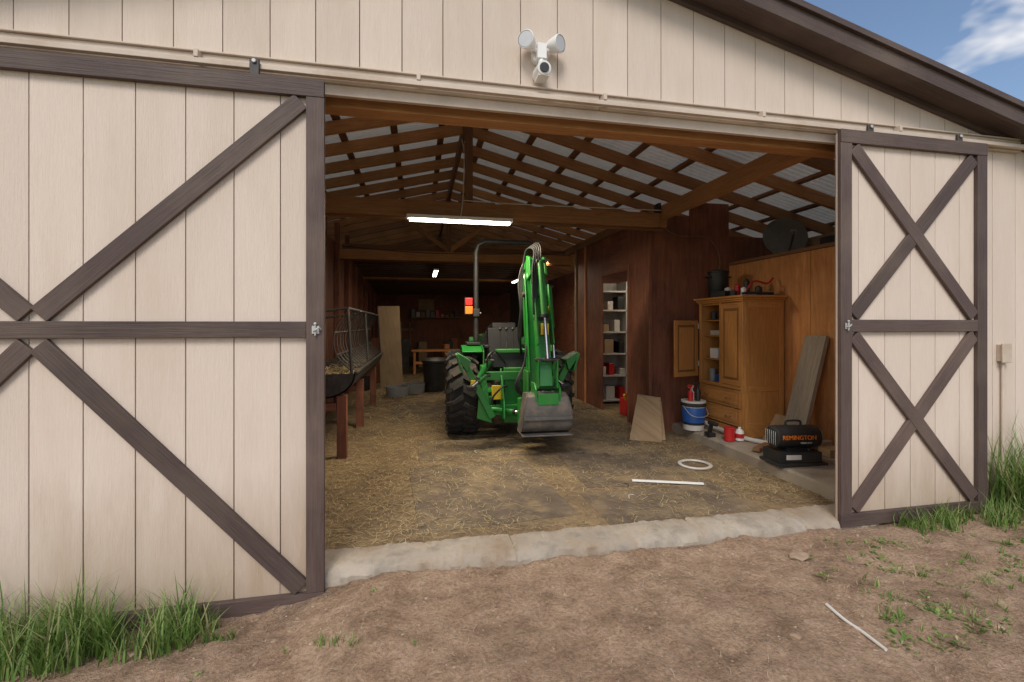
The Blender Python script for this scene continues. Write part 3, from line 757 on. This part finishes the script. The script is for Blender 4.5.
for s_ in(-1,1): mb.tube([(s_*.1,-.6,.95),(s_*.25,-.8,1.12),(s_*.36,-.92,1.08),(s_*.37,-.92,.95)],.011,'black'); mb.tube([(s_*.1,-.7,.7),(s_*.2,-.95,.72),(s_*.3,-.9,.6),(s_*.3,-.85,.5)],.011,'black')
for k in range(3): mb.tube([(BX-.12-.02*k,-1.0,.6),(BX-.24-.02*k,-1.08,.75),(BX-.16,-1.0,1.0),(BX-.12,-.95,1.2)],.011,'black')
mb.finish(0)
# digging bucket: flat back sheet, tight heel, flat floor, tapered cheeks, teeth
mb=MB('digging_bucket',T)
prf=[(-1.22,.70),(-1.40,.715),(-1.475,.68),(-1.50,.60),(-1.495,.46),(-1.47,.37),(-1.42,.31),(-1.34,.285),(-1.16,.275)]
ct=Vector((-1.32,.5)); inr_=[(a+(ct.x-a)*.08,b+(ct.y-b)*.08) for a,b in prf]
wt,wb=.215,.27
def bw(z): return wb if z<.52 else wb+(wt-wb)*(z-.52)/.2
vs=[];fs=[]
for pl in(prf,inr_):
    for a,b in pl:
        for s_ in(-1,1): vs.append((BX+s_*bw(b),a,b))
n=len(prf)
for i in range(n-1):
    fs.append((2*i,2*i+1,2*i+3,2*i+2)); o=2*n; fs.append((o+2*i,o+2*i+2,o+2*i+3,o+2*i+1))
mb.add(vs,fs,'steel')
for s_ in(-1,1):
    pts=[(BX+s_*bw(b),a,b) for a,b in prf]
    m_=len(pts); off=Vector((-s_*.014,0,0)); vv=pts+[tuple(Vector(p)+off) for p in pts]
    mb.add(vv,[tuple(range(m_)),tuple(range(m_,2*m_))[::-1]]+[(i,(i+1)%m_,m_+(i+1)%m_,m_+i) for i in range(m_)],'steel')
mb.bb(BX-.272,BX+.272,-1.476,-1.15,.262,.276,'steel')
mb.bb(BX-.262,BX+.262,-1.512,-1.499,.44,.475,'steel')
for i in range(5):
    xx=BX-.24+i*.12; mb.beam((xx,-1.19,.266),(xx,-1.05,.272),.05,.034,'blacksteel',w1=.03,h1=.008)
for s_ in(-1,1): mb.prism([(BX+s_*.12,-1.24,.66),(BX+s_*.12,-1.49,.60),(BX+s_*.12,-1.50,.76),(BX+s_*.12,-1.42,.82),(BX+s_*.12,-1.27,.82)],(s_*.018,0,0),'green')
mb.bb(BX-.11,BX+.11,-1.51,-1.495,.60,.72,'green')
mb.finish(.003)
mb=MB('front_loader',T)
for s_ in(-1,1):
    mb.beam((s_*.42,.8,1.2),(s_*.42,1.7,1.05),.06,.12,'green'); mb.beam((s_*.42,1.7,1.05),(s_*.42,2.5,.45),.06,.12,'green'); mb.beam((s_*.4,.85,.5),(s_*.4,.85,1.22),.08,.14,'green')
    hyd(mb,(s_*.42,1.0,.7),(s_*.42,1.7,.98),.6,.03)
mb.prism([(-.75,2.5,.2),(-.75,3.0,.2),(-.75,3.0,.22),(-.75,2.55,.24),(-.75,2.5,.75),(-.75,2.47,.75)],(1.5,0,0),'green')
mb.finish(.005)

# ------------------------------------------------------------------ armoire
A=empty('oak_armoire'); S=.182
mb=MB('carcass',A)
x0,x1,y0,y1=3.70,4.25,1.75,2.60
mb.bb(x0-.01,x1,y0-.01,y1+.01,S,S+.1,'oak')
mb.bb(x0+.02,x1,y0,y0+.022,S+.1,1.78,'oak'); mb.bb(x0+.02,x1,y1-.022,y1,S+.1,1.78,'oak')
mb.bb(x1-.012,x1-.002,y0+.022,y1-.022,S+.1,1.78,'oakd')
mb.bb(x0+.02,x1-.013,y0+.022,y1-.022,.74,.765,'oak'); mb.bb(x0+.02,x1-.013,y0+.022,y1-.022,1.755,1.78,'oak')
for z in(1.05,1.35,1.55): mb.bb(x0+.06,x1-.013,y0+.42,y1-.022,z,z+.018,'oak')
mb.bb(x0+.03,x1-.013,y0+.405,y0+.42,.766,1.754,'oak')
for a,b_ in((y0,y0+.045),(y1-.045,y1),(y0+.395,y0+.43)): mb.bb(x0,x0+.02,a,b_,(.765 if a>y0+.3 and b_<y1-.1 else S+.1),1.78,'oak')
mb.bb(x0,x0+.0195,y0+.045,y1-.045,.73,.775,'oak')
for a,b_,c_,d_ in((x0+.02,x0+.08,S+.1,1.78),(x1-.06,x1,S+.1,1.78),(x0+.08,x1-.06,S+.1,S+.17),(x0+.08,x1-.06,1.70,1.78),(x0+.08,x1-.06,.72,.79)): mb.bb(a,b_,y0-.008,y0,c_,d_,'oak')
for i,(o,z0,z1) in enumerate(((.015,1.78,1.80),(.035,1.80,1.825),(.06,1.825,1.85))): mb.bb(x0-o,x1,y0-o,y1+o*.5,z0,z1,'oak')
mb.finish(.004)
mb=MB('drawers',A)
for z0,z1 in((.30,.505),(.515,.725)):
    mb.bb(x0-.018,x0-.001,y0+.03,y1-.03,z0,z1,'oak'); mb.bb(x0-.026,x0-.0185,y0+.08,y1-.08,z0+.04,z1-.04,'oak')
    for yy in(y0+.22,y1-.22): mb.tube([(x0-.026,yy-.04,(z0+z1)/2),(x0-.05,yy-.03,(z0+z1)/2-.01),(x0-.05,yy+.03,(z0+z1)/2-.01),(x0-.026,yy+.04,(z0+z1)/2)],.005,'oakd')
mb.finish(.004)
mb=MB('doors',A)
def pdoor(o,u,w,h):
    o=Vector(o);u=Vector(u); n=u.cross(Vector((0,0,1)))
    def pl(a,b,c,d,t0,t1,m='oak'):
        pts=[o+u*a+Vector((0,0,c)),o+u*b+Vector((0,0,c)),o+u*b+Vector((0,0,d)),o+u*a+Vector((0,0,d))]
        mb.prism([p+n*t0 for p in pts],n*(t1-t0),m)
    pl(0,.055,0,h,0,.02); pl(w-.055,w,0,h,0,.02); pl(.055,w-.055,0,.06,0,.0195); pl(.055,w-.055,h-.06,h,0,.0195)
    pl(.055,w-.055,.06,h-.06,.006,.010,'oakd'); pl(.085,w-.085,.09,h-.09,.0105,.018); pl(.085,w-.085,.09,h-.09,.0,.0055)
pdoor((x0-.001,y0+.02,.78),(0,1,0),.39,.98)
pdoor((x0-.012,y1-.002,.82),(-.96,-.28,0),.44,.74)
for z in(.95,1.45): mb.cyl((x0-.008,y1-.005,z),(x0-.008,y1-.005,z+.07),.009,'galv')
mb.finish(.004)
mb=MB('stored_items',A)
mb.bb(3.80,3.95,2.25,2.4,.766,.86,'blue'); mb.bb(3.76,3.9,2.3,2.45,1.07,1.2,'white'); mb.bb(3.78,3.9,2.2,2.28,1.07,1.22,'black'); mb.bb(3.8,3.95,2.25,2.5,1.37,1.43,'whited'); mb.cyl((3.8,2.42,1.57),(3.8,2.42,1.68),.04,'black'); mb.cyl((3.82,2.28,1.57),(3.82,2.28,1.66),.035,'red'); mb.cyl((3.8,2.45,.766),(3.8,2.45,.93),.045,'drum')
mb.finish(.004)
mb=MB('black_stock_pot'); 
mb.lathe([(.001,0),(.11,0),(.125,.02),(.125,.33),(.135,.335),(.135,.35),(.12,.352),(.06,.375),(.001,.38)],(3.86,2.42,1.852),(0,0,1),'black',28)
for s_ in(-1,1): mb.tube([(3.86+s_*.12,2.38,2.12),(3.86+s_*.17,2.39,2.13),(3.86+s_*.17,2.45,2.13),(3.86+s_*.12,2.46,2.12)],.008,'black')
mb.finish(.002)
mb=MB('metal_can_set')
for (x,y,r,h,m) in((3.78,2.12,.04,.12,'whited'),(3.86,2.05,.035,.16,'red'),(3.75,1.98,.045,.07,'black'),(3.85,1.9,.05,.05,'drum'),(3.95,2.0,.035,.22,'black'),(3.78,1.84,.03,.10,'white'),(4.0,1.86,.04,.12,'black')):
    mb.lathe([(.001,0),(r,0),(r,h*.85),(r*.6,h*.93),(r*.3,h),(.001,h)],(x,y,1.852),(0,0,1),m,20)
mb.box((3.82,2.2,1.89),(.3,.22,.07),'black',(0,0,.2)); mb.box((4.08,1.95,1.88),(.2,.25,.05),'drum',(0,0,-.2))
mb.finish(.002)
mb=MB('air_hose'); mb.tube([(3.8,1.85,1.87),(3.9,1.82,2.02),(4.1,1.84,2.0),(4.2,1.86,2.07)],.012,'red'); mb.tube([(3.72,1.8,1.87),(3.8,1.76,1.88),(4.0,1.76,1.875),(4.15,1.8,1.88)],.014,'black'); mb.finish(0)
mb=MB('hanging_cable'); mb.tube([(3.06,2.45,2.9),(3.2,2.6,2.78),(3.5,2.74,2.72),(3.85,2.74,2.72),(4.05,2.74,2.6),(4.12,2.74,2.35),(4.0,2.7,2.1)],.006,'brdply'); mb.finish(0)

D=empty('satellite_dish'); mb=MB('reflector',D)
o=Vector((4.62,2.15,2.62)); d=Vector((-.45,-1,.25)).normalized()
mb.lathe([(.001,0),(.08,.004),(.16,.018),(.22,.036),(.255,.052),(.262,.05),(.262,.042),(.22,.025),(.1,-.003),(.001,-.01)],o,d,'dish',36); mb.finish(0)
mb=MB('feed_arm',D); mb.tube([o+Vector((0,0,-.24)),o+d*.2+Vector((0,0,-.22)),o+d*.36+Vector((0,0,-.06))],.012,'blacksteel'); mb.cyl(o+d*.36+Vector((0,0,-.06)),o+d*.28+Vector((0,0,-.03)),.03,'drum'); mb.cyl(o-d*.02,o-d*.15+Vector((0,0,-.2)),.02,'blacksteel'); mb.finish(0)
mb=MB('loft_boxes'); mb.bb(4.5,4.8,1.2,1.5,2.316,2.5,'black'); mb.bb(4.9,5.3,1.6,2.1,2.316,2.62,'brdply'); mb.beam((4.45,.6,2.36),(4.6,2.2,2.36),.09,.09,'grey'); mb.finish(.006)

# ------------------------------------------------------------------ leaning boards, bucket, bits
mb=MB('weathered_plank'); mb.beam((3.90,1.27,S+.0),(4.235,1.27,1.38),.05,.27,'grey',up=(0,1,0)); mb.finish(.003)
mb=MB('short_board'); mb.beam((3.84,1.48,S),(4.02,1.48,.48),.03,.24,'brdply',up=(0,1,0)); mb.finish(.003)
mb=MB('lumber_offcut'); mb.bb(3.95,4.2,1.05,1.12,S,.30,'grey'); mb.bb(3.99,4.2,.88,1.02,S,.26,'brdply'); mb.box((3.6,1.32,S+.02),(.35,.07,.04),'rafterd',(0,0,.5)); mb.finish(.004)
mb=MB('leaning_plywood')
mb.prism([(2.58,2.38,.06),(2.93,2.20,.06),(3.03,2.42,.57),(2.78,2.55,.60)],(.02,.03,.0),'brdply')
mb.prism([(2.70,2.42,.06),(3.02,2.28,.06),(3.09,2.50,.50),(2.86,2.60,.52)],(.03,.045,.0),'brdply')
mb.finish(.002)
mb=MB('plastic_bucket'); c=(3.44,2.33,S-.01)
mb.lathe([(.001,0),(.125,0),(.145,.34),(.152,.345),(.152,.37),(.142,.37),(.001,.36)],c,(0,0,1),'whited',32); mb.lathe([(.1335,.10),(.1475,.29),(.1465,.292),(.132,.1)],c,(0,0,1),'blue',32)
mb.lathe([(.132,.07),(.1345,.1)],c,(0,0,1),'black',32)
mb.lathe([(.147,.3),(.155,.31),(.155,.345),(.147,.35)],c,(0,0,1),'black',32)
mb.tube([(3.29,2.33,S+.3),(3.32,2.2,S+.2),(3.44,2.17,S+.17),(3.56,2.2,S+.2),(3.59,2.33,S+.3)],.004,'galv'); mb.finish(.002)
mb=MB('spray_bottle_set')
for (x,y,m,h) in((3.38,2.3,'red',.17),(3.47,2.28,'black',.2),(3.45,2.38,'white',.15)):
    mb.lathe([(.001,0),(.03,0),(.032,h*.6),(.012,h*.75),(.012,h)],(x,y,S+.36),(0,0,1),m,16); mb.bb(x-.045,x+.02,y-.012,y+.012,S+.36+h,S+.39+h,m)
mb.finish(.002)
mb=MB('red_coffee_can'); mb.lathe([(.001,0),(.06,0),(.06,.14),(.063,.143),(.063,.155),(.001,.155)],(3.5,1.72,S-.01),(0,0,1),'red',24); mb.finish(.001)
mb=MB('small_jug'); mb.lathe([(.001,0),(.045,0),(.048,.09),(.035,.12),(.016,.13),(.016,.15),(.001,.15)],(3.60,1.68,S),(0,0,1),'white',20); mb.lathe([(.049,.03),(.049,.08)],(3.60,1.68,S),(0,0,1),'red',20); mb.finish(.001)
mb=MB('cordless_drill'); mb.cyl((3.42,1.98,S+.15),(3.42,1.84,S+.15),.026,'black'); mb.beam((3.42,1.94,S+.13),(3.42,1.97,S+.03),.03,.04,'black'); mb.bb(3.38,3.46,1.91,2.02,S-.01,S+.035,'black'); mb.finish(.003)
mb=MB('pvc_pipe'); mb.tube([(3.58,2.6,S+.12),(3.6,2.2,S+.06),(3.64,1.70,S+.028),(3.72,1.45,S+.026),(3.86,1.1,S+.026)],.026,'whited',12); mb.finish(0)
mb=MB('white_ring'); mb.lathe([(.13,0),(.165,0),(.168,.008),(.16,.014),(.135,.014),(.13,.006)],(2.78,1.30,.065),(0,0,1),'whited',40,True)
mb.finish(0)
mb=MB('wire_scraps')
for i in range(16):
    x,y=random.uniform(.6,3.1),random.uniform(.5,2.8); a=random.random()*6
    mb.tube([(x,y,.072),(x+.05*math.cos(a),y+.05*math.sin(a),.08),(x+.10*math.cos(a+.5),y+.10*math.sin(a+.5),.072)],.003,random.choice(['black','whited','brdply']),6)
mb.finish(0)
mb=MB('white_trim_strip'); mb.beam((1.92,.97,.075),(2.51,.76,.075),.04,.010,'white'); mb.finish(.002)
mb=MB('gas_can'); mb.bb(3.2,3.42,3.75,4.0,.06,.33,'red'); mb.tube([(3.24,3.87,.33),(3.27,3.87,.40),(3.36,3.87,.40),(3.39,3.87,.33)],.015,'red'); mb.cyl((3.22,3.8,.31),(3.16,3.74,.41),.02,'yellow'); mb.finish(.02)
mb=MB('white_shelf_unit')
for z in(.1,.55,.95,1.35,1.75,2.1): mb.bb(3.12,4.4,4.9,5.3,z,z+.03,'shelfw')
for x in(3.1,3.75,4.38): mb.bb(x,x+.022,4.9,5.3,.06,2.3,'shelfw')
mb.bb(3.1,4.4,5.301,5.32,.06,2.3,'shelfw')
mb.finish(.003)
mb=MB('shelf_goods')
for z in(.13,.58,.98,1.38,1.78):
    x=3.16
    while x<4.2:
        w=random.uniform(.08,.18); h=random.uniform(.1,.26); mb.bb(x,x+w,4.95,5.2,z+.002,z+h,random.choice(['whited','drum','brdply','black','whited'] if z>.6 else ['red','whited','black'])); x+=w+random.uniform(.02,.12)
mb.finish(.006)

H=empty('torpedo_heater',(3.54,.86,S-.004),(0,0,R(-8))); H.scale=(.92,.92,.92)
mb=MB('barrel',H)
mb.lathe([(.001,-.24),(.07,-.24),(.115,-.22),(.118,-.18),(.118,.2),(.112,.24),(.10,.25),(.098,.18),(.001,.16)],(0,0,.27),(1,0,0),'black',32)
mb.lathe([(.1,.251),(.104,.25),(.1,.2)],(0,0,.27),(1,0,0),'galv',32)
for i in range(6): mb.cyl((-.243,-.08+.032*i,.2),(-.243,-.08+.032*i,.34),.003,'galv',n=6)
mb.tube([(-.08,0,.385),(-.07,0,.43),(.07,0,.43),(.08,0,.385)],.011,'black'); mb.finish(.002)
mb=MB('base_tank',H); mb.bb(-.24,.22,-.13,.13,.03,.135,'black'); mb.bb(-.1,.1,-.05,.05,.135,.17,'black'); mb.bb(-.27,.27,-.15,.15,.0,.028,'black')
mb.bb(-.16,.0,-.134,-.131,.06,.11,'whited'); mb.cyl((.14,-.05,.135),(.14,-.05,.16),.03,'black'); mb.finish(.015)
tc=bpy.data.curves.new('lettering','FONT'); tc.body='REMINGTON'; tc.size=.062; tc.extrude=.002; tc.align_x='CENTER'; tc.materials.append(M['orange'])
to=bpy.data.objects.new('lettering',tc); COL.objects.link(to); to.parent=H; to.location=(-.01,-.121,.262); to.rotation_euler=(R(84),0,0)
tc=bpy.data.curves.new('small_lettering','FONT'); tc.body='60000 BTU'; tc.size=.026; tc.extrude=.001; tc.align_x='CENTER'; tc.materials.append(M['whited'])
to=bpy.data.objects.new('small_lettering',tc); COL.objects.link(to); to.parent=H; to.location=(.06,-.119,.22); to.rotation_euler=(R(100),0,0)

# ------------------------------------------------------------------ hay feeder (left)
F=empty('hay_feeder')
mb=MB('trough',F)
outr=[];inr=[]; TX=-.98; TZ=.98
for i in range(13):
    a=R(180+i*15); outr.append((TX+.32*math.cos(a),TZ+.26*math.sin(a))); inr.append((TX+.30*math.cos(a),TZ+.24*math.sin(a)))
for a,b_ in((2.2,3.8),(3.86,5.9)):
    mb.prism([(p,a,q) for p,q in outr+inr[::-1]],(0,b_-a,0),'feedsteel')
    for yy in(a,b_-.012): mb.prism([(p,yy,q) for p,q in outr],(0,.012,0),'feedsteel')
    mb.tube([(TX+.32,a,TZ+.005),(TX+.32,b_,TZ+.005)],.02,'feedsteel',8,False)
mb.finish(.003)
mb=MB('rack_bars',F)
for i in range(19):
    y=2.25+i*.2; mb.tube([(TX+.28,y,TZ+.02),(TX+.12,y,1.18),(TX+.10,y,1.42),(TX+.24,y,1.68)],.008,'feedsteel',6)
mb.tube([(TX+.24,2.2,1.68),(TX+.24,5.9,1.68)],.017,'feedsteel',8,False); mb.tube([(TX+.10,2.2,1.42),(TX+.10,5.9,1.42)],.010,'feedsteel',8,False); mb.tube([(TX+.12,2.2,1.18),(TX+.12,5.9,1.18)],.010,'feedsteel',8,False)
for y in(2.21,3.83,5.9): mb.tube([(TX+.24,y,1.68),(TX-.3,y,1.6)],.014,'feedsteel',8,False); mb.tube([(TX+.28,y,TZ),(TX+.24,y,1.68)],.016,'feedsteel',8,False)
mb.finish(0)
mb=MB('hay',F)
strands(mb,900,(TX-.2,TX+.22),(2.3,5.8),lambda x,y:TZ-.10+.08*random.random(),'straw',(.08,.25),.003)
mb.finish(0,recalc=False)
mb=MB('legs',F)
for y in(2.3,3.83,5.7):
    mb.bb(-.86,-.76,y-.045,y+.045,.05,.74,'plyred'); mb.bb(-1.45,-.865,y-.04,y+.04,.58,.66,'plyred')
mb.finish(.004)
# ------------------------------------------------------------------ back-of-barn things
mb=MB('plywood_sheet'); mb.prism([(-.85,7.9,.06),(-.35,7.9,.06),(-.45,8.3,1.95),(-.95,8.3,1.95)],(0,.02,0),'paleply'); mb.finish(.002)
mb=MB('trash_can'); mb.lathe([(.001,0),(.22,0),(.27,.62),(.29,.63),(.29,.67),(.2,.72),(.001,.74)],(.35,7.2,.06),(0,0,1),'black',28); mb.finish(.003)
mb=MB('feed_tub'); 
for x,y in((-.42,6.6),(-.1,7.0)): mb.lathe([(.001,.02),(.2,.02),(.22,.2),(.235,.2),(.235,.19),(.21,0),(.001,0)],(x,y,.06),(0,0,1),'drum',28)
mb.finish(0)
mb=MB('wooden_bench'); mb.bb(-.2,1.3,10.6,11.0,.72,.78,'plyor')
for x in(-.15,1.2): mb.bb(x,x+.07,10.65,10.95,.06,.72,'plyor')
mb.bb(-.1,1.2,10.7,10.74,.35,.43,'plyor'); mb.finish(.004)
mb=MB('wall_shelf'); mb.bb(-.3,1.5,YP-.35,YP-.03,1.75,1.79,'brdply')
for i in range(10): mb.bb(-.25+i*.17,-.12+i*.17,YP-.3,YP-.1,1.791,1.85+.25*random.random(),random.choice(['whited','brdply','drum','blacksteel','red']))
mb.finish(.005)
mb=MB('lit_window_stand_in'); mb.bb(.0,.55,YP-.05,YP-.025,2.05,2.4,'paleply'); mb.bb(-.04,.59,YP-.06,YP-.051,2.01,2.05,'brdply'); mb.bb(-.04,.59,YP-.06,YP-.051,2.4,2.44,'brdply'); mb.finish(0)  # pale framed board standing in for the small lit window in the back wall
mb=MB('tool_rack')
mb.bb(-1.2,-.2,YP-.07,YP-.025,1.3,1.38,'brdply')
for x,m in((-1.1,'red'),(-.85,'galv'),(-.6,'grey'),(-.3,'black')): mb.cyl((x,YP-.12,.3),(x,YP-.09,1.6),.016,'grey'); mb.bb(x-.09,x+.09,YP-.16,YP-.10,.12,.36,m)
mb.finish(.003)
mb=MB('storage_clutter')
for i in range(30):
    x,y=random.choice([(random.uniform(-1.3,-.95),random.uniform(6.5,13)),(random.uniform(1.5,2.8),random.uniform(9,13)),(random.uniform(-.9,1.4),random.uniform(11.8,13.4))]); w,h=random.uniform(.15,.5),random.uniform(.2,1.1)
    mb.box((x,y,.06+h/2),(w,random.uniform(.15,.4),h),random.choice(['black','brdply','plyor','drum','blacksteel','plyred','blacksteel']),(0,0,random.uniform(-.3,.3)))
mb.finish(.01)
mb=MB('hay_bale')
for (x,y,z) in((2.3,7.9,.06),(2.3,7.9,.48),(2.35,7.2,.06)): mb.box((x,y,z+.2),(1.0,.5,.4),M['straw'],(0,0,random.uniform(-.05,.05)),.4)
mb.finish(.03)

# ------------------------------------------------------------------ camera, light, world
cam=bpy.data.cameras.new('camera'); co=bpy.data.objects.new('camera',cam); COL.objects.link(co)
co.location=(0,-2.9,1.5); co.rotation_euler=(R(90),0,R(-11.6)); cam.lens=16.0; cam.sensor_width=36; cam.shift_y=-.0156; cam.clip_end=2000; cam.clip_start=.05
scene.camera=co
EL=48
sd=bpy.data.lights.new('sun','SUN'); sd.energy=2.1; sd.angle=R(22); sd.color=(1,.94,.86)
so=bpy.data.objects.new('sun',sd); COL.objects.link(so)
dirv=Vector((-.35*math.cos(R(EL)),-.937*math.cos(R(EL)),math.sin(R(EL))))
so.rotation_euler=dirv.to_track_quat('Z','Y').to_euler()
w=bpy.data.worlds.new('World'); scene.world=w; w.use_nodes=True; nt=w.node_tree
bg=nt.nodes['Background']; sky=N(nt,'ShaderNodeTexSky'); sky.sky_type='NISHITA'; sky.sun_disc=False; sky.sun_elevation=R(EL); sky.sun_rotation=math.atan2(dirv.x,dirv.y)
tc=N(nt,'ShaderNodeTexCoord').outputs['Generated']
cn=noisen(nt,mapping(nt,tc,(1,1,2.2)),2.4,9,.6,.3)
cr=ramp(nt,cn.outputs[0],[(.47,(0,0,0)),(.60,(1,1,1))])
c=mix(nt,cr.outputs[0],sky.outputs[0],(7.2,7.0,6.8))
nt.links.new(c,bg.inputs[0]); bg.inputs[1].default_value=.15
scene.view_settings.view_transform='Standard'; scene.view_settings.look='None'; scene.view_settings.exposure=0
print('verts',sum(len(o.data.vertices) for o in bpy.data.objects if o.type=='MESH'))
